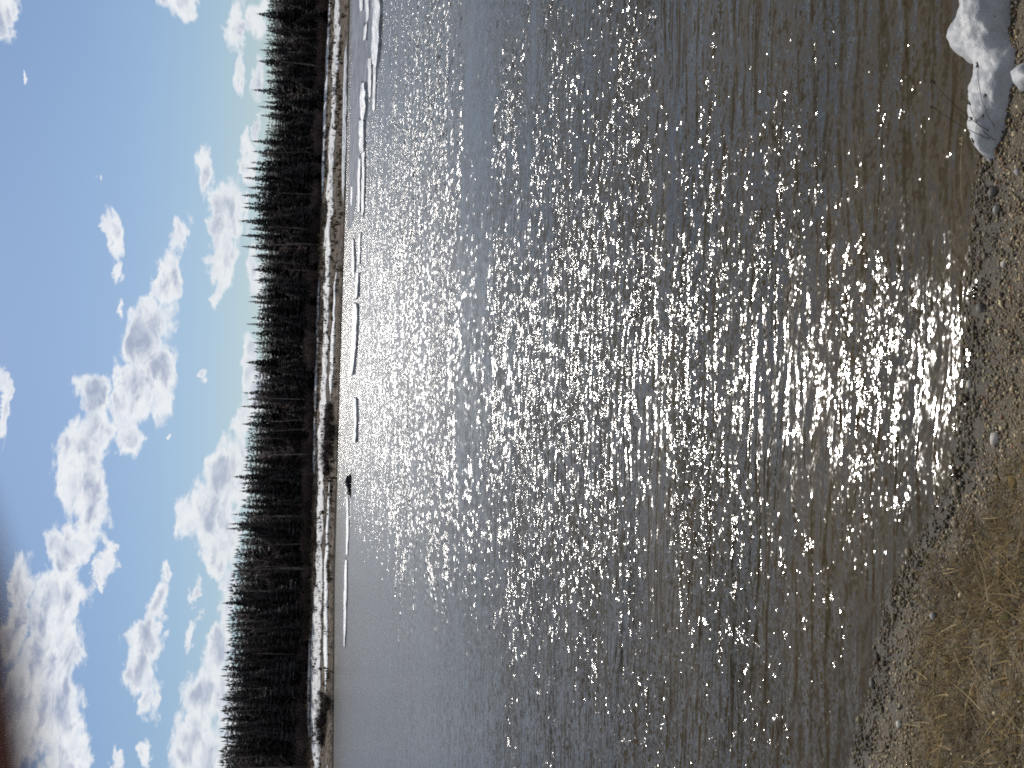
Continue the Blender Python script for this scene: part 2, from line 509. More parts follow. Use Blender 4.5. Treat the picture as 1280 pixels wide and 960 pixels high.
Fq = [(j * nx + i, j * nx + i + 1, (j + 1) * nx + i + 1, (j + 1) * nx + i) for j in range(len(WY) - 1) for i in range(nx - 1)]
tag(link('river_water', mesh_np('river_water', V, Fq, m, smooth=False)), kind='structure')

# ------------------------------------------------------------------ snow and ice on the far bank
M_snow = noisy('old_snow', (0.34, 0.36, 0.39), (0.54, 0.56, 0.58), 0.8, 0.7, 0.3, bump=0.12, bscale=2.5, lo=0.3, hi=0.6)
m, t, b = mat_new('dirty_snow', (0.7, 0.72, 0.75), 0.7, 0.3)
geo = t.new('ShaderNodeNewGeometry'); pos = geo.outputs['Position']
c = t.mix(t.rng(t.noise(pos, 0.9, 5, 0.7), 0.35, 0.62), (0.28, 0.30, 0.33, 1), (0.47, 0.485, 0.51, 1))
c = t.mix(t.rng(t.noise(t.mapping(pos, scale=(1, 0.6, 1)), 1.5, 5, 0.8), 0.50, 0.60), c, (0.12, 0.10, 0.08, 1))
t.put(b.inputs['Base Color'], c)
bn = t.new('ShaderNodeBump'); bn.inputs['Distance'].default_value = 0.15
t.put(bn.inputs['Height'], t.noise(pos, 2.2, 5, 0.7)); t.put(b.inputs['Normal'], bn.outputs[0])
M_dsnow = m

def snow_strip(label, ctrl, thick, mat, rough=0.03, seed=0.0):
    """ctrl: (X, t_front, t_back) control points along the bank"""
    xs = [c[0] for c in ctrl]
    X = np.arange(xs[0], xs[-1] + 0.01, 0.5)
    prof = [(0.0, -0.12), (0.0, 0.5), (0.05, 0.95), (0.25, 1.0), (0.5, 1.05), (0.75, 1.0), (0.95, 0.8), (1.0, -0.12)]
    V = []
    for x in X:
        a = float(np.interp(x, xs, [c[1] for c in ctrl])); bb = float(np.interp(x, xs, [c[2] for c in ctrl]))
        a += rough * 1.5 * fbm(x * 0.30, 0, seed + 1, 5) + rough * .8 * fbm(x * 1.4, 0, seed + 4, 3); bb += rough * 1.5 * fbm(x * 0.30, 3, seed + 2, 5) + rough * .8 * fbm(x * 1.4, 3, seed + 6, 3)
        e = smooth(0, 3, x - xs[0]) * smooth(0, 3, xs[-1] - x)
        md = (a + bb) / 2
        wd = max(bb - a, 0.012) * e
        a, bb = md - wd / 2, md + wd / 2
        for (q, h) in prof:
            tt = a + (bb - a) * q
            p = far_p(x, tt)
            z = p.z + (h * thick * (0.75 + 0.5 * fbm(x * 0.5, q, seed + 5))) * (0.3 + 0.7 * e)
            V.append((p.x, p.y, z))
    n = len(prof)
    Fq = [(i * n + k, i * n + k + 1, (i + 1) * n + k + 1, (i + 1) * n + k) for i in range(len(X) - 1) for k in range(n - 1)]
    o = link('snow_strip', mesh_np('snow_strip', V, Fq, mat, smooth=False))
    tag(o, label, 'snow strip', 'snow strips lying along the far bank')
    return o

# X on the far bank for a photo row
def bx(y, t=0.3):
    d = pix_dir(425, y); k = 1.0
    for _ in range(30):
        p = CP + d * k; k *= (y0(p.x) + BANK * t) / p.y
    return (CP + d * k).x
def ctl(*rows): return sorted([(bx(y), a, b2) for (y, a, b2) in rows])
snow_strip('wide dirty snow strip running the whole middle of the far bank',
           ctl((1010, .36, .78), (940, .38, .80), (840, .40, .82), (740, .38, .66), (640, .40, .66), (560, .44, .70), (480, .40, .62), (400, .42, .60), (300, .42, .66), (200, .38, .62), (140, .40, .60), (60, .33, .56), (-60, .35, .55)), 0.22, M_dsnow, 0.06, 0)
snow_strip('thin clean snow strip low on the far bank left of the dark waterside bushes',
           ctl((862, .20, .24), (840, .12, .26), (760, .15, .29), (700, .17, .27), (640, .16, .25), (592, .16, .20)), 0.20, M_snow, 0.012, 3)
snow_strip('thin snow strip low on the far bank right of the middle bushes',
           ctl((506, .20, .23), (480, .18, .27), (430, .15, .27), (360, .14, .20), (330, .10, .13)), 0.20, M_snow, 0.012, 6)
snow_strip('narrow snow strip at the foot of the trees toward the right end',
           ctl((225, .90, .93), (190, .86, .95), (120, .84, .96), (60, .84, .95), (-60, .85, .93)), 0.22, M_snow, 0.015, 9)
snow_strip('broken snow strip under the middle of the dark treeline',
           ctl((620, .88, .92), (560, .86, .94), (500, .88, .94), (430, .87, .97), (360, .88, .97), (330, .9, .93)), 0.16, M_dsnow, 0.03, 12)
snow_strip('broken snow strip at the foot of the trees toward the left end',
           ctl((1010, .90, .95), (900, .89, .96), (850, .88, .95), (820, .9, .92)), 0.16, M_dsnow, 0.02, 15)
snow_strip('snow rim edging the far waterline right of centre',
           ctl((270, .02, .03), (230, .01, .05), (160, .01, .06), (90, .02, .06), (70, .02, .03)), 0.15, M_snow, 0.008, 18)
snow_strip('snow fringe edging the far waterline beyond the left bushes',
           ctl((1010, .03, .20), (950, .05, .16), (925, .04, .1)), 0.15, M_dsnow, 0.03, 21)

# dead grass tufts standing on the bank and through the snow
tv = []; tf = []; tcx = []
for k in range(5200):
    X = random.uniform(-75, 85); tt = random.uniform(.03, 1.0)
    if fbm(X * .25, tt * 7, 31) < random.uniform(-.25, .25): continue
    p = far_p(X, tt, .0)
    hh = random.uniform(.12, .42); ww = random.uniform(.05, .16)
    c = np.array(random.choice([(.05, .038, .025), (.12, .09, .055), (.03, .022, .018), (.17, .13, .085)]))
    for q in range(4):
        a = random.uniform(0, PI); dx_, dy_ = cos(a) * ww, sin(a) * ww
        ox, oy = random.uniform(-.25, .25), random.uniform(-.2, .2)
        i0 = len(tv)
        tv += [(p.x + ox - dx_, p.y + oy - dy_, p.z - .05), (p.x + ox + dx_, p.y + oy + dy_, p.z - .05), (p.x + ox + random.uniform(-.15, .15), p.y + oy, p.z + .12 + hh)]
        tf.append((i0, i0 + 1, i0 + 2)); tcx += [c] * 3
tag(link('bank_grass', mesh_np('bank_grass', tv, tf, tint_mat('bank_tufts', .95, .05), False, np.array(tcx))), 'dead grass tufts scattered over the far bank and through its snow', 'grass', kind='stuff')

# river ice
m, t, b = mat_new('white_ice', (0.7, 0.72, 0.75), 0.5, 0.4)
geo = t.new('ShaderNodeNewGeometry'); pos = geo.outputs['Position']
c = t.mix(t.rng(t.noise(t.mapping(pos, scale=(1, 0.3, 1)), 2.2, 5, 0.7), 0.38, 0.62), (0.18, 0.20, 0.24, 1), (0.44, 0.46, 0.49, 1))
c = t.mix(t.rng(t.noise(t.mapping(pos, loc=(4, 4, 0), scale=(1, 0.3, 1)), 2.0, 5, 0.8), 0.54, 0.62), c, (0.10, 0.10, 0.11, 1))
t.put(b.inputs['Base Color'], c)
bn = t.new('ShaderNodeBump'); bn.inputs['Distance'].default_value = 0.1
t.put(bn.inputs['Height'], t.noise(pos, 3.0, 5, 0.7)); t.put(b.inputs['Normal'], bn.outputs[0])
M_ice = m
m, t, b = mat_new('slushy_ice', (0.3, 0.33, 0.4), 0.7, 0.06)
geo = t.new('ShaderNodeNewGeometry'); pos = geo.outputs['Position']
c = t.mix(t.rng(t.noise(t.mapping(pos, scale=(0.6, 0.15, 1)), 1.2, 5, 0.75), 0.42, 0.60), (0.05, 0.06, 0.09, 1), (0.15, 0.17, 0.21, 1))
t.put(b.inputs['Base Color'], c)
bn = t.new('ShaderNodeBump'); bn.inputs['Distance'].default_value = 0.05
t.put(bn.inputs['Height'], t.noise(pos, 3.2, 5, 0.7)); t.put(b.inputs['Normal'], bn.outputs[0])
M_slush = m

def slab(name, pts, z_top, z_bot, mat, rag=0.0, seed=0, sub=6):
    """irregular flat plate from a world outline"""
    out = []
    n = len(pts)
    for i in range(n):
        a = Vector(pts[i]); c = Vector(pts[(i + 1) % n])
        for k in range(sub):
            p = a.lerp(c, k / sub)
            q = fbm(p.x * 0.9 + seed, p.y * 0.35, seed, 4) * rag
            r = fbm(p.x * 0.9 + seed + 9, p.y * 0.35, seed + 3, 4) * rag
            out.append(Vector((p.x + q, p.y + r * 2.0, 0)))
    cx = sum(p.x for p in out) / len(out); cyy = sum(p.y for p in out) / len(out)
    cc = Vector((cx, cyy, 0))
    rings = [(1.0, z_bot), (1.0, z_top * 0.9), (0.96, z_top), (0.6, z_top * 1.1), (0.25, z_top * 1.0)]
    V = []; F = []
    N_ = len(out)
    for (s, z) in rings:
        for p in out:
            q = cc + (p - cc) * s
            zz = z + (0.35 * z_top * fbm(q.x * 1.4, q.y * 0.7, seed + 7) if z > 0 else 0)
            V.append((q.x, q.y, max(zz, 0.012) if z > 0 else z))
    for r_ in range(len(rings) - 1):
        for i in range(N_):
            F.append((r_ * N_ + i, r_ * N_ + (i + 1) % N_, (r_ + 1) * N_ + (i + 1) % N_, (r_ + 1) * N_ + i))
    V.append((cx, cyy, z_top)); F2 = [(4 * N_ + i, 4 * N_ + (i + 1) % N_, len(V) - 1) for i in range(N_)]
    me = bpy.data.meshes.new(name); me.from_pydata([tuple(v) for v in V], [], F + F2); me.materials.append(mat); me.update()
    return me

def floe(rows, z_top=0.10, rag=0.25, seed=0, mat=None, name='ice_floe'):
    """rows: (y, x_near, x_far) in photo rows -> world outline on the water"""
    near = [zplane(a, y) for (y, a, f_) in rows]
    far = [zplane(f_, y) for (y, a, f_) in rows][::-1]
    me = slab(name, near + far, z_top, -0.05, mat or M_ice, rag, seed)
    c = sum((Vector(v.co) for v in me.vertices), Vector()) / len(me.vertices)
    c.z = 0
    me.transform(Matrix.Translation(-c))
    return link(name, me, loc=c)
G = 'ice pieces floating off the far bank'
o = floe([(-60, 476, 441), (0, 470, 440), (60, 466, 439.5), (120, 458, 438.5), (180, 452, 437.5), (240, 447, 436), (285, 440, 435)], 0.03, 0.3, 1, M_slush, 'ice_sheet')
tag(o, 'grey-blue slushy ice sheet lying against the far bank at the right end', 'ice sheet')
FL = [
    ([(-40, 478, 470), (20, 478, 469), (60, 477, 468), (84, 473, 469)], .16, 'broad white ice floe nearest the camera on the outer rim of the grey ice sheet'),
    ([(84, 472, 468.5), (110, 471, 468), (138, 470, 468)], .09, 'narrow white ice sliver beside the broad rim floe on the right'),
    ([(-30, 462, 457), (10, 463, 458.5), (24, 462, 460)], .10, 'small white ice ridge on the grey ice sheet near the right end'),
    ([(14, 455, 452), (-20, 456, 450)], .12, 'small pale ice lump on the inner side of the grey ice sheet'),
    ([(30, 461, 457), (50, 460, 457)], .14, 'short upended ice lump on the grey ice sheet'),
    ([(72, 466, 462), (100, 466, 462), (120, 465, 463)], .10, 'pale ice plate at the outer edge of the grey ice sheet'),
    ([(104, 459, 454), (132, 460, 453), (150, 458, 455)], .20, 'jumbled ice pile with dark gaps at the tapering end of the ice sheet'),
    ([(150, 457, 452), (178, 458, 452), (190, 456, 453)], .18, 'second jumbled ice pile just off the end of the ice sheet'),
    ([(188, 457.5, 454.5), (220, 458, 454.5), (262, 456.5, 454), (272, 455, 454)], .12, 'long white ice floe in the outer of two parallel bands'),
    ([(196, 452.5, 449.5), (230, 452, 449), (264, 451.5, 449.5)], .12, 'long white ice floe in the inner of two parallel bands'),
    ([(232, 441.5, 439.5), (256, 441, 439)], .08, 'short white ice strip close in to the far bank'),
    ([(292, 452, 449.5), (330, 451.5, 449)], .10, 'isolated short white ice strip on glittering water'),
    ([(300, 444.5, 442), (345, 446, 443)], .18, 'dark fronted ice ledge just behind the isolated ice strip'),
    ([(340, 450.5, 448), (372, 450, 447)], .18, 'short ice ledge joining the long glittering ledge'),
    ([(378, 449.5, 446), (410, 449, 444), (440, 447, 442), (468, 444, 441)], .22, 'longest ice ledge with a dark front edge amid the bright glitter'),
    ([(496, 448, 445.5), (530, 448.5, 446), (552, 447.5, 446)], .20, 'dark edged ice ledge left of the longest ledge'),
    ([(622, 436.5, 434.5), (660, 437, 434.5), (694, 435.5, 434)], .10, 'thin white ice line just left of the dark boulder'),
    ([(700, 435, 433), (740, 435, 431.5), (790, 433.5, 431.5), (806, 432.5, 431.5)], .12, 'thin white ice line farthest to the left on open water'),
]
for i, (rows, zt, lab) in enumerate(FL):
    tag(floe(rows, zt, 0.22, i * 3.7), lab, 'ice floe', G)

# ------------------------------------------------------------------ dark boulder in the river
M_rock = noisy('wet_rock', (0.010, 0.010, 0.013), (0.03, 0.03, 0.034), 3, 0.8, 0.2, bump=0.06, bscale=5)
def lump(c, r, seed, n=20, mdl=13):
    V = []; F = []
    for j in range(mdl + 1):
        ph = PI * j / mdl
        for i in range(n):
            th = 2 * PI * i / n
            d = Vector((sin(ph) * cos(th), sin(ph) * sin(th), cos(ph)))
            k = 1 + 0.42 * noise.fractal(d * 1.9 + Vector((seed, 0, 0)), 1, 2, 4)
            V.append((c[0] + d.x * r[0] * k, c[1] + d.y * r[1] * k, c[2] + d.z * r[2] * k))
    for j in range(mdl):
        for i in range(n):
            F.append((j * n + i, j * n + (i + 1) % n, (j + 1) * n + (i + 1) % n, (j + 1) * n + i))
    return V, F
pb = zplane(439, 606)
V1, F1 = lump((-0.40, 0, 0.03), (0.42, 0.35, 0.22), 2)
V2, F2 = lump((0.22, 0.05, 0.02), (0.44, 0.35, 0.40), 7)
me = bpy.data.meshes.new('boulder'); n1_ = len(V1)
V3, F3 = lump((0.05, -0.05, -0.02), (0.95, 0.30, 0.16), 8)
me.from_pydata(V1 + V2 + V3, [], F1 + [tuple(i + n1_ for i in f) for f in F2] + [tuple(i + n1_ + len(V2) for i in f) for f in F3])
me.materials.append(M_rock); me.update()
tag(link('boulder', me, loc=pb), 'dark twin-humped boulder breaking the water off the far bank', 'boulder')

# ------------------------------------------------------------------ trees
M_needle = noisy('spruce_needles', (0.034, 0.034, 0.037), (0.060, 0.055, 0.051), 1.2, 0.9, 0.1, rnd=0.35)
M_bark = noisy('spruce_bark', (0.035, 0.027, 0.022), (0.075, 0.06, 0.05), 3, 0.95, 0.1, rnd=0.2)
M_birch = noisy('pale_bark', (0.08, 0.07, 0.068), (0.20, 0.18, 0.17), 1.5, 0.9, 0.15, rnd=0.3)
M_twig = noisy('bare_twigs', (0.075, 0.052, 0.050), (0.14, 0.10, 0.09), 2, 0.95, 0.1, rnd=0.3)

def spruce_crown(h, rad, seed, low=False, start=0.12, gap=0.0):
    rd = random.Random(seed)
    g = Geo()
    z = h * start
    step = h / (16 if low else 42)
    while z < h * 0.985:
        q = (z / h - start) / (1 - start)
        rr = rad * ((1 - q) ** 0.85) * rd.uniform(0.65, 1.15) + 0.06
        if q < 0.15: rr *= 0.6 + q * 2.6
        nb = 5 if low else max(5, int(11 * (1 - q * 0.5)))
        a0 = rd.uniform(0, 2 * PI)
        for k in range(nb):
            if rd.random() < gap: continue
            a = a0 + 2 * PI * k / nb + rd.uniform(-.3, .3)
            L = rr * rd.uniform(0.6, 1.15)
            dr = -0.16 * L - (1 - q) * 0.22 * L
            base = Vector((0, 0, z + rd.uniform(-.3, .3) * step))
            dirv = Vector((cos(a), sin(a), 0)); side = Vector((-sin(a), cos(a), 0))
            wd = ((0.5 if low else 0.26) * L + 0.10) * rd.uniform(.7, 1.2)
            m1 = base + dirv * L * 0.5 + Vector((0, 0, dr * 0.30))
            tip = base + dirv * L + Vector((0, 0, dr * 0.75 + 0.07 * L))
            hang = Vector((0, 0, -0.22 * (0.5 + L * 0.35)))
            if low:
                g.poly([base, m1 - side * wd + hang, tip, m1 + side * wd + hang])
            else:
                g.poly([base, m1 - side * wd * .8 + hang * rd.uniform(.6, 1.6), tip])
                g.poly([base, tip, m1 + side * wd * .8 + hang * rd.uniform(.6, 1.6)])
                g.poly([base + dirv * L * .25, m1 + hang * 2.0, tip])
                for _ in range(2):
                    f0 = rd.uniform(.35, .9); s_ = rd.choice((-1, 1))
                    pp = base.lerp(tip, f0)
                    g.poly([pp, pp + side * s_ * wd * rd.uniform(.5, 1.0) + dirv * L * .18 + hang * .8, pp + dirv * L * .22])
        z += step * rd.uniform(0.8, 1.2)
    for k in range(4):
        a = k * PI / 2 + 0.4
        g.poly([(0.0, 0, h + 0.25), (0.09 * cos(a), 0.09 * sin(a), h * 0.965), (0.09 * cos(a + 1.4), 0.09 * sin(a + 1.4), h * 0.965)])
    return g

def trunk_geo(h, r0, lean=0.0, n=7):
    g = Geo()
    g.tube([(0, 0, -0.4), (0, 0, h * .05), (lean * .2, 0, h * .35), (lean * .5, 0.02, h * .7), (lean, 0, h * 1.0)], [r0 * 1.35, r0, r0 * .75, r0 * .4, 0.015], n)
    return g

SPR = []
for i, (rad, st, gp) in enumerate([(2.3, .06, 0), (1.9, .08, .05), (2.6, .05, .04), (1.6, .10, .12), (2.0, .16, .2), (1.5, .08, .08), (2.9, .08, .08), (2.1, .2, .22)]):
    H = 10.0
    SPR.append((trunk_geo(H, .14).build('trunk', M_bark), spruce_crown(H, rad, 40 + i, start=st, gap=gp).build('crown', M_needle, False)))

def bare_tree(h, seed):
    rd = random.Random(seed)
    tg = Geo()
    ln = rd.uniform(-.4, .4)
    top = Vector((ln, rd.uniform(-.3, .3), h))
    pts = [Vector((0, 0, -.4)), Vector((0, 0, h * .1)), Vector((ln * .3 + rd.uniform(-.1, .1), 0, h * .4)), Vector((ln * .7, top.y * .6, h * .72)), top]
    rr = [.13, .11, .085, .05, .012]
    tg.tube(pts, rr, 6)
    cg = Geo()
    def along(q):
        q *= 4; i = min(3, int(q)); return pts[i].lerp(pts[i + 1], q - i)
    for k in range(34):
        q = rd.uniform(.32, .97)
        b0 = along(q); a = rd.uniform(0, 2 * PI)
        L = h * .20 * (1.15 - q) * rd.uniform(.6, 1.3) + .35
        up = rd.uniform(.5, 1.1)
        e = b0 + Vector((cos(a), sin(a), up)) * L * .8
        mid = b0.lerp(e, .5) + Vector((0, 0, -.06 * L))
        cg.tube([b0, mid, e], [.028, .018, .006], 3, False)
        for _ in range(9):
            f0 = rd.uniform(.2, 1); p = b0.lerp(e, f0)
            a2 = a + rd.uniform(-1.2, 1.2)
            q2 = p + Vector((cos(a2), sin(a2), rd.uniform(.2, 1.3))) * L * rd.uniform(.25, .55)
            s_ = Vector((-sin(a2), cos(a2), 0)) * .014
            cg.poly([p - s_, p + s_, q2])
            for _ in range(2):
                p3 = p.lerp(q2, rd.uniform(.3, .9)); a3 = a2 + rd.uniform(-1.3, 1.3)
                q3 = p3 + Vector((cos(a3), sin(a3), rd.uniform(.1, 1.1))) * L * .28
                s3 = Vector((-sin(a3), cos(a3), 0)) * .011
                cg.poly([p3 - s3, p3 + s3, q3])
    return tg, cg
BARE = []
for i in range(6):
    tg, cg = bare_tree(9.5, 80 + i)
    BARE.append((tg.build('trunk', M_birch), cg.build('crown', M_twig, False)))

def put_tree(name, proto, loc, sxy, sz, rot, label, cat, group):
    e = bpy.data.objects.new(name, None); COL.objects.link(e)
    e.empty_display_size = 0.5
    e.location = loc; e.rotation_euler = (0, 0, rot); e.scale = (sxy, sxy, sz)
    tag(e, label, cat, group)
    link('trunk', proto[0], e); link('crown', proto[1], e)
    return e

# spires of the skyline: photo row -> how high they reach
SPIRES = [(2, 338), (17, 319), (38, 331), (54, 328), (62, 323), (76, 321), (90, 332), (101, 336), (112, 313), (127, 328), (133, 321), (144, 324), (157, 340), (168, 330), (176, 311), (189, 314), (203, 312), (210, 306), (222, 303), (234, 307),
          (244, 300), (254, 303), (259, 301), (268, 322), (276, 297), (286, 311), (294, 299), (308, 300), (320, 312), (337, 314), (350, 315), (362, 322), (371, 311), (377, 309), (387, 321), (397, 313), (405, 306), (416, 312), (428, 314),
          (440, 325), (453, 306), (462, 315), (475, 324), (483, 320), (491, 303), (499, 308), (508, 300), (521, 308), (530, 301), (543, 318), (552, 312), (560, 304), (576, 303), (588, 302), (596, 289), (604, 299), (614, 298), (626, 310), (634, 306), (643, 289),
          (655, 284), (661, 282), (669, 296), (680, 302), (693, 294), (705, 289), (713, 290), (724, 291), (733, 289), (742, 286), (754, 276), (766, 288), (780, 285), (788, 289), (797, 288), (808, 286), (818, 287), (829, 285), (837, 275), (845, 273), (856, 283), (866, 281), (874, 272),
          (888, 274), (899, 280), (911, 272), (922, 274), (933, 279), (945, 272), (957, 276), (970, 274), (984, 268), (-12, 322), (-26, 330)]
CANOPY = [(-60, 350), (30, 345), (100, 343), (160, 348), (230, 334), (300, 330), (350, 334), (440, 332), (480, 328), (560, 320), (620, 314), (680, 308), (740, 296), (850, 292), (960, 284), (1020, 282)]
CANY = [c[0] for c in CANOPY]; CANX = [c[1] for c in CANOPY]
def canopy(y): return float(np.interp(y, CANY, CANX))
def place_at(y, t):
    """world X, Y on the bank at photo row y (taken at the foot) and bank fraction t"""
    d = pix_dir(395, y); k = 1.0
    for _ in range(30):
        p = CP + d * k; k *= (y0(p.x) + BANK * t) / p.y
    return CP + d * k
def tip_z(x, y, Y):
    d = pix_dir(x, y); return (CP + d * (Y / d.y)).z
SPECIAL = {
    112: 'tall narrow spruce standing clear of its neighbours toward the right end of the treeline',
    17: 'broad pointed spruce rising above the treeline nearest its right end',
    176: 'ragged spruce at the right foot of the long sawtooth run of spires',
    244: 'pointed spruce among the sawtooth spires above the narrow snow strip',
    276: 'thin spruce with a tufted top, tallest of the right-hand sawtooth spires',
    294: 'slim spruce just left of the tuft-topped one',
    453: 'lone slim spruce poking above a low stretch of the central treeline',
    491: 'slim spruce at the right edge of the central group of spires',
    508: 'dark pointed spruce leading the central group of spires',
    530: 'dense pointed spruce ending the central group of spires on its left',
    596: 'wide bushy-topped spruce left of the centre of the treeline',
    655: 'twin-tipped tall spruce standing highest in the left-centre treeline',
    754: 'dark sharp cone-shaped spruce rising alone from the even left treeline',
    845: 'slender spruce with a spiky tip over the left bushes',
    874: 'slender spire spruce between two lower crowns near the left end',
    911: 'thin spruce spire close to the left end of the treeline',
}
GT = 'spruces of the treeline along the far bank'
COMMON = 'dark green spruce packed into the treeline behind the far bank'
nt = 0
for (y, x) in SPIRES:
    tt = random.uniform(1.06, 1.55)
    p = place_at(y, tt)
    fz = far_z(p.x, tt)
    # the tip leans with the frame: correct the row for the tilt of the horizon
    zt = tip_z(x, y, p.y)
    d = pix_dir(x, y); q = CP + d * (p.y / d.y)
    h = zt - fz
    clean = y in (112, 754, 17, 453)
    pr = SPR[0] if clean else SPR[random.choice((0, 1, 2, 3, 4, 5, 7))]
    wid = random.uniform(.75, 1.1) * (1.25 if y in (17, 754, 596) else 1.0)
    put_tree('spruce_tree', pr, (q.x, p.y, fz), wid, h / 10.25, random.uniform(0, 6.28), SPECIAL.get(y, COMMON), 'spruce', GT)
    nt += 1
i = 0
while nt < 290:
    y = random.uniform(-70, 1030)
    tt = random.choice((random.uniform(1.0, 1.15), random.uniform(1.0, 1.9)))
    p = place_at(y, tt)
    fz = far_z(p.x, tt)
    cx_ = canopy(y) + random.uniform(-8, 22) + (14 if tt < 1.1 else 0)
    h = max(3.2, tip_z(cx_, y, p.y) - fz)
    put_tree('spruce_tree', SPR[random.randrange(8)], (p.x, p.y, fz), random.uniform(.8, 1.2) * (0.55 + h / 24), h / 10.25, random.uniform(0, 6.28), COMMON, 'spruce', GT)
    nt += 1
for k in range(64):
    y = random.uniform(-60, 1020)
    tt = random.uniform(0.99, 1.3)
    p = place_at(y, tt); fz = far_z(p.x, tt)
    cx_ = canopy(y) + random.uniform(-6, 22)
    h = tip_z(cx_, y, p.y) - fz
    put_tree('bare_tree', BARE[k % 6], (p.x, p.y, fz), random.uniform(.9, 1.4), h / 9.5, random.uniform(0, 6.28),
             'leafless pale-stemmed tree standing among the spruces of the far treeline', 'bare tree', 'bare trees among the far spruces')
# the wood behind, one mass
lowc = [spruce_crown(10, r_, 300 + i_, low=True, start=.05) for i_, r_ in enumerate((2.6, 2.2, 3.0))]
AV = []; AF = []; off = 0
for k in range(2300):
    X = random.uniform(-130, 150); tt = 1.35 + 2.6 * random.random() ** 1.3
    Y = y0(X) + BANK * tt
    g = lowc[k % 3]
    h_ = 99.0
    # keep the mass just below the skyline row
    u_ = X / Y * FPX * 1.0
    yy = 480 - u_
    zt = tip_z(canopy(yy) + random.uniform(-13, 1), yy, Y)
    h_ = min(h_, zt - z1(X)) if zt - z1(X) > 3 else 3
    a = random.uniform(0, 6.28); ca, sa = cos(a), sin(a); s_ = random.uniform(1.1, 1.6)
    arr = np.array([tuple(v) for v in g.v]); 
    vv = np.stack([(arr[:, 0] * ca - arr[:, 1] * sa) * s_ + X, (arr[:, 0] * sa + arr[:, 1] * ca) * s_ + Y, arr[:, 2] * h_ / 10.25 + z1(X) + .2], 1)
    AV.append(vv)
    AF += [tuple(i_ + off for i_ in f) for f in g.f]
    off += len(arr)
AV = np.concatenate(AV)
me = bpy.data.meshes.new('forest'); me.from_pydata(AV.tolist(), [], AF); me.materials.append(M_needle); me.update()
tag(link('forest', me), 'dark spruce wood stretching back behind the far treeline', 'forest', kind='stuff')

# undergrowth and waterside bushes
def bush_mesh(h, r, n, seed, mat, wdt=.022):
    rd = random.Random(seed); g = Geo()
    for k in range(n):
        a = rd.uniform(0, 2 * PI); s0 = rd.uniform(0, r * .4)
        b0 = Vector((cos(a) * s0, sin(a) * s0, -.05))
        L = h * rd.uniform(.55, 1.05); sp = rd.uniform(.1, .75) * r
        e = b0 + Vector((cos(a) * sp, sin(a) * sp, L))
        mid = b0.lerp(e, .5) + Vector((rd.uniform(-.1, .1), rd.uniform(-.1, .1), L * .08))
        g.tube([b0, mid, e], [wdt, wdt * .7, wdt * .25], 3, False)
        for _ in range(7):
            p = mid.lerp(e, rd.uniform(-.5, 1)); a2 = rd.uniform(0, 2 * PI)
            q = p + Vector((cos(a2), sin(a2), rd.uniform(.5, 1.6))) * L * .16
            s_ = Vector((-sin(a2), cos(a2), 0)) * wdt * .7
            g.poly([p - s_, p + s_, q])
    return g.build('branches', mat, False)
M_willow = noisy('dark_willow_twigs', (0.020, 0.013, 0.014), (0.045, 0.030, 0.028), 3, .9, .15, rnd=.2)
BUSH = [bush_mesh(1.4, 1.3, 80, 500 + i, M_willow, .018) for i in range(3)]
def bush(y, tt, s, sz, label, group):
    p = place_at(y, tt); o = link('bare_bush', BUSH[random.randrange(3)], loc=(p.x, p.y, far_z(p.x, tt)))
    o.scale = (s, s, sz); o.rotation_euler = (0, 0, random.uniform(0, 6)); tag(o, label, 'bush', group)
for k in range(16):
    y = 508 + k * 5.4 + random.uniform(-2, 2)
    e = 1 - abs(y - 552) / 60
    bush(y, random.uniform(.04, .34), .75 + .25 * e, .45 + .45 * e, 'dark leafless bush in the waterside clump near the middle of the far bank', 'bushes of the middle waterside clump')
for k in range(11):
    y = 872 + k * 5.6 + random.uniform(-2, 2)
    e = 1 - abs(y - 900) / 45
    bush(y, random.uniform(.04, .32), .7 + .2 * e, .4 + .4 * e, 'dark leafless bush in the waterside clump at the left end of the far bank', 'bushes of the left waterside clump')
UND = [bush_mesh(1.5, 1.6, 110, 600 + i, M_twig, .02) for i in range(3)]
for k in range(110):
    y = random.uniform(-50, 1010); tt = random.uniform(.93, 1.04)
    p = place_at(y, tt); o = link('bare_bush', UND[k % 3], loc=(p.x, p.y, far_z(p.x, tt)))
    s = random.uniform(.7, 1.4); o.scale = (s, s, random.uniform(.6, 1.3)); o.rotation_euler = (0, 0, random.uniform(0, 6))
    tag(o, 'brown leafless thicket bush at the foot of the far treeline', 'bush', 'thicket bushes under the far treeline')

# ------------------------------------------------------------------ near shore: gravel
grass_edge_img = [(1300, 520), (1250, 600), (1205, 660), (1170, 700), (1150, 760), (1140, 860), (1136, 980)]
GE = [hit(x, y) for x, y in grass_edge_img]
def seg_sd(X, Y):
    best = 9; sg = 1
    for a, c in zip(GE[:-1], GE[1:]):
        ax, ay, bx_, by_ = a.x, a.y, c.x, c.y
        dx_, dy_ = bx_ - ax, by_ - ay
        tt = max(0, min(1, ((X - ax) * dx_ + (Y - ay) * dy_) / (dx_ * dx_ + dy_ * dy_)))
        qx, qy = ax + dx_ * tt, ay + dy_ * tt
        d = math.hypot(X - qx, Y - qy)
        if d < best:
            best = d; sg = 1 if (dx_ * (Y - ay) - dy_ * (X - ax)) > 0 else -1
    return best * sg
inside_sign = 1 if seg_sd(*hit(1270, 850)[:2]) > 0 else -1
def grassy(X, Y):
    return smooth(-0.12, 0.14, seg_sd(X, Y) * inside_sign + 0.10 * fbm(X * 4, Y * 4, 9))

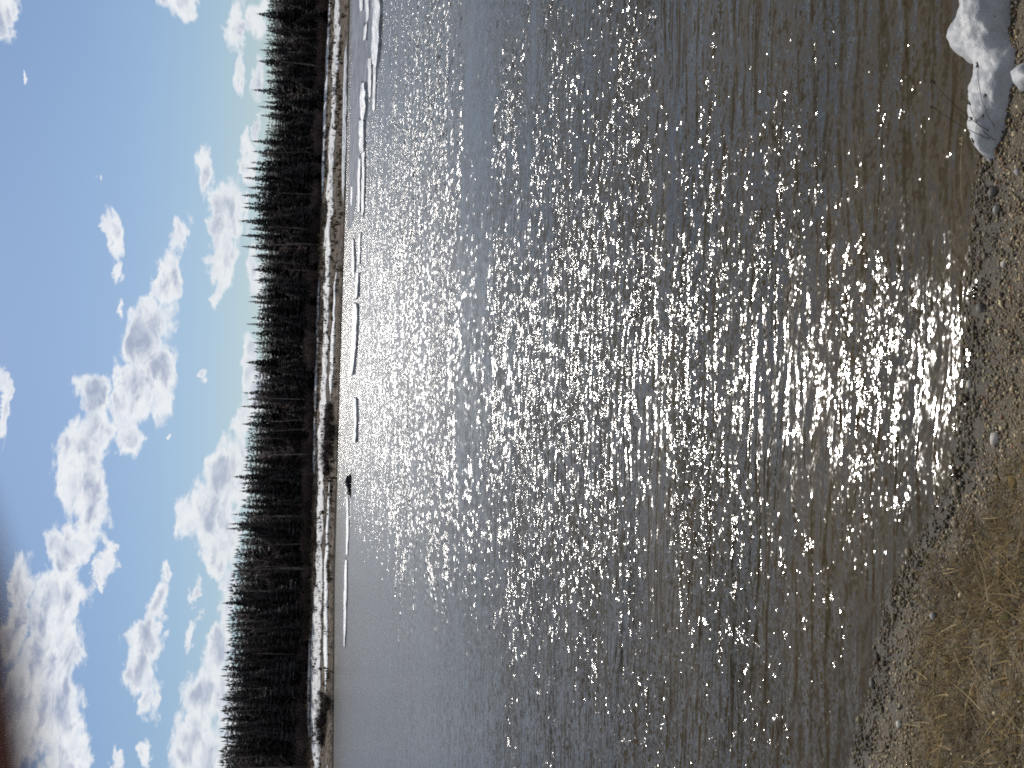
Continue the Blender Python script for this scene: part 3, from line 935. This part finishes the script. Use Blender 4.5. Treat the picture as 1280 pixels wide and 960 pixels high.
# stone shapes
def ico():
    import bmesh
    bm = bmesh.new(); bmesh.ops.create_icosphere(bm, subdivisions=1, radius=1.0)
    v = np.array([x.co[:] for x in bm.verts]); f = np.array([[q.index for q in p.verts] for p in bm.faces]); bm.free()
    bm = bmesh.new(); bmesh.ops.create_icosphere(bm, subdivisions=2, radius=1.0)
    v2 = np.array([x.co[:] for x in bm.verts]); f2 = np.array([[q.index for q in p.verts] for p in bm.faces]); bm.free()
    return v, f, v2, f2
IV, IF, IV2, IF2 = ico()
def rock_shape(base, seed, amp=.35, flat=.6):
    o = []
    for v in base:
        d = Vector(v); k = 1 + amp * noise.fractal(d * 1.1 + Vector((seed * 3.1, 0, 0)), 1, 2, 3)
        o.append((v[0] * k, v[1] * k * .85, v[2] * k * flat))
    return np.array(o)
SH = [rock_shape(IV, i) for i in range(10)]
PAL = np.array([(.17, .15, .12), (.24, .21, .17), (.11, .095, .08), (.30, .27, .23), (.14, .11, .075), (.20, .16, .11), (.09, .085, .085), (.36, .33, .29), (.16, .10, .075)]) * np.array([1.0, .90, .64])
PV = []; PF = []; PC = []; off = 0
npeb = 0
cand = 0
while npeb < 34000 and cand < 200000:
    cand += 1
    X = random.uniform(-2.3, 2.3); 
    sy = shore_y(X)
    d = random.uniform(-0.05, 2.6) ** 1.0
    Y = sy - d
    # denser near the frame only
    if Y < 1.5: continue
    g = grassy(X, Y)
    if random.random() < g * .86: continue
    s = 0.0030 + 0.0050 * random.random() ** 1.6
    if random.random() < .05: s *= 1.8
    if d < .12 and random.random() < .4: s *= 1.4
    z = near_z(X, Y)
    a = random.uniform(0, 6.28); ca, sa = cos(a), sin(a)
    sh = SH[npeb % 10] * s * np.array([1, random.uniform(.7, 1.1), random.uniform(.7, 1.2)])
    tl = random.uniform(-.5, .5)
    x_ = sh[:, 0] * cos(tl) - sh[:, 2] * sin(tl); z_ = sh[:, 0] * sin(tl) + sh[:, 2] * cos(tl)
    PV.append(np.stack([x_ * ca - sh[:, 1] * sa + X, x_ * sa + sh[:, 1] * ca + Y, z_ + z + s * .35], 1))
    PF.append(IF + off); off += len(IV)
    c = PAL[random.randrange(9)] * random.uniform(.7, 1.25)
    if z < .012: c = c * .45
    PC.append(np.tile(c, (len(IV), 1)))
    npeb += 1
M_peb = tint_mat('pebble_stone', .75, .35, 90)
me = mesh_np('gravel', np.concatenate(PV), np.concatenate(PF), M_peb, True, np.concatenate(PC))
tag(link('gravel', me), 'brown and grey gravel covering the near water edge', 'gravel', kind='stuff')

# larger single stones
SH2 = [rock_shape(IV2, 20 + i, .3, .65) for i in range(6)]
stone_mats = [noisy('stone_%s' % n_, c1, c2, 40, .7, .35, bump=.002, bscale=150) for n_, c1, c2 in
              (('pale', (.30, .28, .24), (.42, .40, .36)), ('brown', (.11, .08, .055), (.2, .15, .1)), ('grey', (.14, .135, .13), (.25, .24, .22)), ('dark', (.05, .045, .042), (.1, .09, .08)))]
BIG = [(1246, 549, .024, 0, 'round pale stone on the gravel between the water and the dry grass'), (1196, 655, .02, 1, 'rust brown stone at the grass edge near the brightest glitter'),
       (1143, 655, .024, 3, 'dark wet stone at the water edge beside the grassy point'), (1137, 690, .02, 1, 'reddish stone at the tip of the grassy point'),
       (1243, 240, .022, 3, 'dark stone on gravel just past the tip of the snow slab'), (1247, 262, .018, 2, 'grey stone on gravel a little left of the dark stone'),
       (1228, 385, .022, 3, 'dark stone close to the water at the middle of the gravel shore'), (1256, 330, .014, 0, 'small pale stone on the upper gravel'),
       (1092, 855, .02, 3, 'dark stone in the shallows below the grassy bank on the left'), (1125, 905, .018, 0, 'pale stone in the gravel at the left water edge'),
       (1168, 770, .018, 2, 'grey stone in a gravel patch amid the dry grass'), (1274, 215, .016, 2, 'grey stone on gravel beyond the snow slab, near the frame edge'),
       (1213, 480, .016, 0, 'pale stone at the waterline under the brightest glitter')]
for k, (x, y, s, mi, lab) in enumerate(BIG):
    p = hit(x, y)
    me = mesh_np('stone', SH2[k % 6] * s, IF2, stone_mats[mi])
    o = link('stone', me, loc=(p.x, p.y, near_z(p.x, p.y) + s * .3)); o.rotation_euler = (0, 0, k * 1.3)
    tag(o, lab, 'stone', 'larger stones on the near shore')

# ------------------------------------------------------------------ dry grass
M_straw = tint_mat('dry_straw', .8, .2, 0, .25)
SP = np.array([(.26, .20, .11), (.20, .155, .085), (.33, .27, .16), (.14, .10, .06), (.17, .145, .06), (.11, .085, .05), (.40, .34, .23), (.12, .125, .045)]) * np.array([1.05, .93, .72])
GV = []; GF = []; GC = []; off = 0
def blade(p, a, L, up, wd, curve, col, segs=4):
    global off
    v = []; z0 = p.z
    dirv = np.array([cos(a), sin(a)])
    sd = np.array([-sin(a), cos(a)])
    for k in range(segs + 1):
        q = k / segs
        r = L * q * (1 - up * .5)
        h = L * (up * q - curve * q * q)
        bend = .16 * L * q * q
        c = np.array([p.x, p.y]) + dirv * r + sd * bend
        gz = z0 + max(h, .004 + .012 * q * up)
        wk = wd * (1 - q * .85)
        v.append((c[0] - sd[0] * wk, c[1] - sd[1] * wk, gz)); v.append((c[0] + sd[0] * wk, c[1] + sd[1] * wk, gz + wk * .6))
    for k in range(segs):
        b0 = off + 2 * k
        GF.append((b0, b0 + 1, b0 + 3, b0 + 2))
    GV.extend(v); GC.extend([col] * len(v)); off += len(v)
nb = 0; cand = 0
while nb < 42000 and cand < 400000:
    cand += 1
    X = random.uniform(-2.4, .9); Y = random.uniform(1.5, 4.3)
    g = grassy(X, Y)
    tuft = .5 + .5 * fbm(X * 5, Y * 5, 4)
    if random.random() > g * (0.35 + 1.6 * max(0, tuft - .3)): continue
    p = Vector((X, Y, near_z(X, Y)))
    if p.z < .01: continue
    a = 2.6 + 1.3 * fbm(X * 1.7, Y * 1.7, 8) * 2 + random.gauss(0, .9)
    L = random.uniform(.018, .095)
    up = random.choice((random.uniform(.05, .35), random.uniform(.2, .8)))
    c = SP[random.choice((0, 0, 1, 1, 2, 3, 3, 4, 5, 5, 6, 7))] * random.uniform(.5, 1.15) * (1 + .55 * fbm(X * 3, Y * 3, 13)) * np.array([.50, .48, .39])
    blade(p, a, L, up, random.uniform(.0010, .0026), up * random.uniform(.4, .95), c)
    nb += 1
# longer pale straws lying on top, and scattered litter on the gravel
for k in range(800):
    X = random.uniform(-2.2, 1.0); Y = random.uniform(1.6, 4.2)
    g = grassy(X, Y)
    if random.random() > g + .03: continue
    p = Vector((X, Y, near_z(X, Y) + random.uniform(.002, .03) * g))
    blade(p, random.uniform(0, 6.28), random.uniform(.08, .22), random.uniform(.03, .3), random.uniform(.0012, .002), .2, SP[random.choice((2, 6, 0))] * random.uniform(.5, .95), 6)
me = mesh_np('dry_grass', GV, GF, M_straw, True, np.array(GC))
tag(link('dry_grass', me), 'flattened dry grass matting the near bank on the left', 'grass', kind='stuff')
# moss cushions between the tufts
MV = []; MF = []; MC = []; off = 0
for k in range(900):
    X = random.uniform(-2.3, .8); Y = random.uniform(1.6, 4.2)
    if random.random() > grassy(X, Y): continue
    s = random.uniform(.008, .028)
    sh = rock_shape(IV2, k, .6, .22) * s
    z = near_z(X, Y)
    if z < .02: continue
    MV.append(sh + np.array([X, Y, z])); MF.append(IF2 + off); off += len(IV2)
    c = np.array(random.choice([(.085, .055, .022), (.10, .07, .03), (.065, .06, .02), (.045, .032, .02), (.12, .085, .04)]))
    MC.append(np.tile(c, (len(IV2), 1)))
me = mesh_np('moss', np.concatenate(MV), np.concatenate(MF), tint_mat('moss_brown', .95, .1, 200), True, np.concatenate(MC))
tag(link('moss', me), 'brown moss cushions between the dry grass on the near bank', 'moss', kind='stuff')

# ------------------------------------------------------------------ snow slab at the water edge
m, t, b = mat_new('shore_snow', (.72, .75, .78), .55, .35)
b.inputs['Subsurface Weight'].default_value = 0.0
tcn = t.new('ShaderNodeNewGeometry'); pos = tcn.outputs['Position']
c = t.mix(t.rng(t.noise(pos, 14, 5, .65), .35, .65), (.25, .26, .27, 1), (.345, .35, .355, 1))
c = t.mix(t.rng(t.noise(pos, 70, 3, .6), .66, .74), c, (.12, .09, .07, 1))
t.put(b.inputs['Base Color'], c)
bn = t.new('ShaderNodeBump'); bn.inputs['Distance'].default_value = .004
t.put(bn.inputs['Height'], t.noise(pos, 45, 5, .6)); t.put(b.inputs['Normal'], bn.outputs[0])
M_shore = m
def snow_block(name, img, hfun, step=.008, edge=.035, rough=.0):
    """img: outline in photo pixels with the height at which each corner is seen"""
    P = [zplane(x, y, z) for (x, y, z) in img]
    xs = [p.x for p in P]; ys = [p.y for p in P]
    n = len(P)
    A = np.array([(p.x, p.y) for p in P]); B = np.roll(A, -1, 0)
    X = np.arange(min(xs) - .03, max(xs) + .03, step); Y = np.arange(min(ys) - .03, max(ys) + .03, step)
    GX, GY = np.meshgrid(X, Y)
    pts = np.stack([GX.ravel(), GY.ravel()], 1)
    dmin = np.full(len(pts), 9.0); ins = np.zeros(len(pts), bool)
    for a, c in zip(A, B):
        e = c - a; tt = np.clip(((pts - a) @ e) / (e @ e), 0, 1)
        q = a + tt[:, None] * e
        dmin = np.minimum(dmin, np.hypot(*(pts - q).T))
        cond = (a[1] > pts[:, 1]) != (c[1] > pts[:, 1])
        xi = a[0] + (pts[:, 1] - a[1]) / (c[1] - a[1] + 1e-12) * e[0]
        ins ^= cond & (pts[:, 0] < xi)
    sd = np.where(ins, dmin, -dmin)
    Z = np.zeros(len(pts)); keep = np.zeros(len(pts), bool)
    for i, (px, py) in enumerate(pts):
        s_ = sd[i] + .010 * fbm(px * 16, py * 16, 2)
        if s_ > -.022:
            keep[i] = True
            base = near_z(px, py)
            f = 1 - math.exp(-max(0, s_ + .004) / edge)
            Z[i] = max(base, -.03) - .03 + (hfun(px, py) + .03) * (f if s_ > -.004 else 0)
    idx = -np.ones(len(pts), int); idx[keep] = np.arange(keep.sum())
    V = np.stack([pts[:, 0], pts[:, 1], Z], 1)[keep]
    nx = len(X); F = []
    for j in range(len(Y) - 1):
        for i in range(nx - 1):
            q = (j * nx + i, j * nx + i + 1, (j + 1) * nx + i + 1, (j + 1) * nx + i)
            if all(keep[k] for k in q): F.append(tuple(idx[k] for k in q))
    c0 = V.mean(0); c0[2] = 0
    return link(name, mesh_np(name, V - c0, F, M_shore), loc=tuple(c0))
def h1(x, y): return .082 + .022 * fbm(x * 6, y * 6, 1, 4) + .010 * fbm(x * 18, y * 18, 1, 3)
o = snow_block('snow_slab', [(1198, -60, .08), (1192, 2, .08), (1183, 22, .08), (1172, 45, .08), (1172, 70, .08), (1190, 80, .08), (1203, 85, .07), (1201, 110, .06), (1199, 150, .06), (1201, 166, .05), (1216, 188, .04), (1230, 207, .03),
                            (1241, 196, .03), (1250, 165, .03), (1257, 135, .03), (1264, 100, .03), (1266, 60, .04), (1254, 48, .04), (1253, 0, .05), (1258, -60, .05)],
               lambda x, y: h1(x, y) + .045 * smooth(hit(1235, 84).x, hit(1200, 60).x + .05, x))
tag(o, 'melting grey-white snow slab lying on the gravel at the water edge', 'snow slab', 'snow lumps melting on the near shore')
o = snow_block('snow_slab', [(1262, 88, .04), (1272, 78, .04), (1290, 68, .04), (1300, 100, .03), (1284, 112, .02), (1276, 118, .02), (1268, 104, .02)], lambda x, y: .05 + .01 * fbm(x * 20, y * 20, 3), edge=.02)
tag(o, 'small pointed snow lump on the gravel beside the big slab, cut by the frame edge', 'snow lump', 'snow lumps melting on the near shore')

# dead stalks standing over the slab
M_stalk = noisy('dark_stalk', (.035, .022, .014), (.075, .05, .03), 60, .8, .2)
M_pale = noisy('pale_stalk', (.24, .18, .10), (.36, .29, .18), 60, .8, .2)
def stalk(root, tips, mat, label, r=.0014, heads=3):
    p0 = hit(*root)
    e = bpy.data.objects.new('dead_stalk', None); COL.objects.link(e); e.location = p0; e.empty_display_size = .05
    tag(e, label, 'dead stalk', 'dead stalks standing by the snow slab')
    g = Geo(); heads_ = []
    for (tx, ty, dist_) in tips:
        d = pix_dir(tx, ty); tip = CP + d * (dist_ / d.y) - p0
        mid = tip * .5 + Vector((.0, .0, .022))
        g.tube([Vector((0, 0, -.01)), tip * .25 + Vector((0, 0, .016)), mid, tip * .78 + Vector((0, 0, .014)), tip], [r, r * .9, r * .8, r * .65, r * .5], 5)
        rd = random.Random(tx); hd = Geo()
        hd.tube([tip * .93, tip, tip * 1.02], [r * .6, r * 1.5, r * .3], 5)
        for k in range(heads):
            q = tip * rd.uniform(.94, 1.0)
            a = rd.uniform(0, 6.28)
            v = Vector((cos(a), sin(a), .6)) * .010
            hd.tube([q, q + v * .5, q + v], [r * .8, r * 2.2, r * .4], 5)
        heads_.append(hd)
    link('stem', g.build('stem', mat), e)
    for hd in heads_: link('seed_head', hd.build('seed_head', mat), e)
stalk((1246, 172), [(1164, 100, 3.25)], M_stalk, 'dark dead stalk reaching farthest over the water past the snow slab')
stalk((1244, 178), [(1165, 133, 3.22), (1211, 127, 2.95)], M_stalk, 'forked dark dead stalk crossing the lower end of the snow slab')
stalk((1245, 165), [(1222, 79, 3.0)], M_stalk, 'dark dead stalk bent along the top of the snow slab')
stalk((1238, 200), [(1216, 175, 2.95)], M_stalk, 'short dark dead stalk at the tip of the snow slab')
stalk((1213, 305), [(1203, 172, 3.2)], M_pale, 'pale grass stalk with a seed head leaning over the water beside the snow slab', .0013, 6)
M_leafd = noisy('dead_leaf', (.03, .02, .014), (.06, .04, .025), 60, .8, .2)
for (x, y, s, lab) in ((1233, 121, .013, 'dark curled leaf on the snow slab, nearest its middle'), (1215, 150, .014, 'dark curled leaf on the snow slab, at its water side'), (1230, 146, .012, 'dark curled leaf on the snow slab, between the stalks')):
    p = zplane(x, y, .095); g = Geo()
    for k in range(5):
        a = k * 1.26 + s * 100
        g.poly([(0, 0, 0), (s * cos(a), s * sin(a), .004), (s * .8 * cos(a + .5), s * .8 * sin(a + .5), .007)])
        g.poly([(0, 0, .002), (s * .6 * cos(a + .6), s * .6 * sin(a + .6), .001), (s * .7 * cos(a + 1), s * .7 * sin(a + 1), .006)])
    o = link('dead_leaf', g.build('dead_leaf', M_leafd, False), loc=p); tag(o, lab, 'leaf', 'dead leaves lying on the snow slab')

# ------------------------------------------------------------------ the photographer's own hand, one fingertip over the edge of the lens
def cam_pt(x, y, z): return CP + (-Uv) * x + Rv * y - Fv * z
M_skin = noisy('skin', (.20, .05, .045), (.25, .07, .06), 120, .55, .3, bump=.0003, bscale=900)
M_nail = noisy('finger_nail', (.50, .27, .22), (.55, .31, .26), 90, .35, .4)
M_sleeve = noisy('jacket_sleeve', (.02, .024, .035), (.035, .04, .055), 60, .9, .1, bump=.002, bscale=200)
hv = []; he = []; hr = []
def chain(start, pts, rads):
    i0 = start
    for p, r in zip(pts, rads):
        hv.append(cam_pt(*p)); hr.append(r); he.append((i0, len(hv) - 1)); i0 = len(hv) - 1
    return i0
hv.append(cam_pt(.015, -.150, .075)); hr.append((.027, .020))           # wrist
a1 = chain(0, [(.000, -.120, .055)], [(.030, .018)])
kn = chain(a1, [(-.018, -.098, .038)], [(.030, .014)])
chain(kn, [(-.010, -.082, .022), (-.0125, -.052, .000), (-.0119, -.028, -.0078), (-.01142, -.0038, -.0093), (-.01185, .0019, -.0093)], [.0095, .0088, .0080, .0075, .0060])
chain(kn, [(-.034, -.080, .022), (-.036, -.050, -.004), (-.036, -.024, -.014), (-.036, -.002, -.012)], [.0097, .0090, .0082, .0068])
chain(kn, [(-.054, -.084, .024), (-.057, -.056, -.003), (-.057, -.030, -.013), (-.057, -.010, -.011)], [.0092, .0085, .0078, .0064])
chain(a1, [(-.060, -.104, .040), (-.074, -.085, .018), (-.076, -.060, .000), (-.076, -.040, -.008), (-.076, -.025, -.007)], [.012, .0082, .0075, .0068, .0056])
chain(0, [(.012, -.118, .080), (.010, -.085, .072), (-.002, -.058, .055), (-.014, -.038, .042)], [.013, .0115, .0098, .0078])
chain(0, [(.040, -.185, .100), (.095, -.235, .150)], [(.030, .024), (.036, .032)])
he = he
me = bpy.data.meshes.new('hand'); me.from_pydata([tuple(p) for p in hv], he, []); me.materials.append(M_skin)
hand = link('hand', me)
sk_ = hand.modifiers.new('skin', 'SKIN'); sk_.use_smooth_shade = True
for i_, r in enumerate(hr):
    v = me.skin_vertices[0].data[i_]
    v.radius = r if isinstance(r, tuple) else (r, r)
    v.use_root = (i_ == 0)
sb = hand.modifiers.new('subsurf', 'SUBSURF'); sb.levels = 2; sb.render_levels = 2
tag(hand, "photographer's hand, its dark red fingertip blurring the left edge of the picture", 'hand')
g = Geo(); rows = []
for i_ in range(6):
    for k in range(7):
        a = (k - 3) / 3 * .6
        yy = -.0115 + .0115 * i_ / 5
        rr = .0079 - .0012 * (i_ / 5) ** 3
        g.v.append(cam_pt(-.0124 + rr * sin(a), yy, -.0094 - rr * cos(a)))
for i_ in range(5):
    for k in range(6):
        q = i_ * 7 + k; g.f.append((q, q + 1, q + 8, q + 7))
link('nail', g.build('nail', M_nail), hand)
g = Geo()
g.tube([cam_pt(.034, -.176, .094), cam_pt(.040, -.183, .099), cam_pt(.10, -.24, .155), cam_pt(.20, -.28, .25), cam_pt(.33, -.30, .34)], [.034, .041, .048, .056, .064], 20)
sl_ = link('sleeve', g.build('sleeve', M_sleeve), hand)
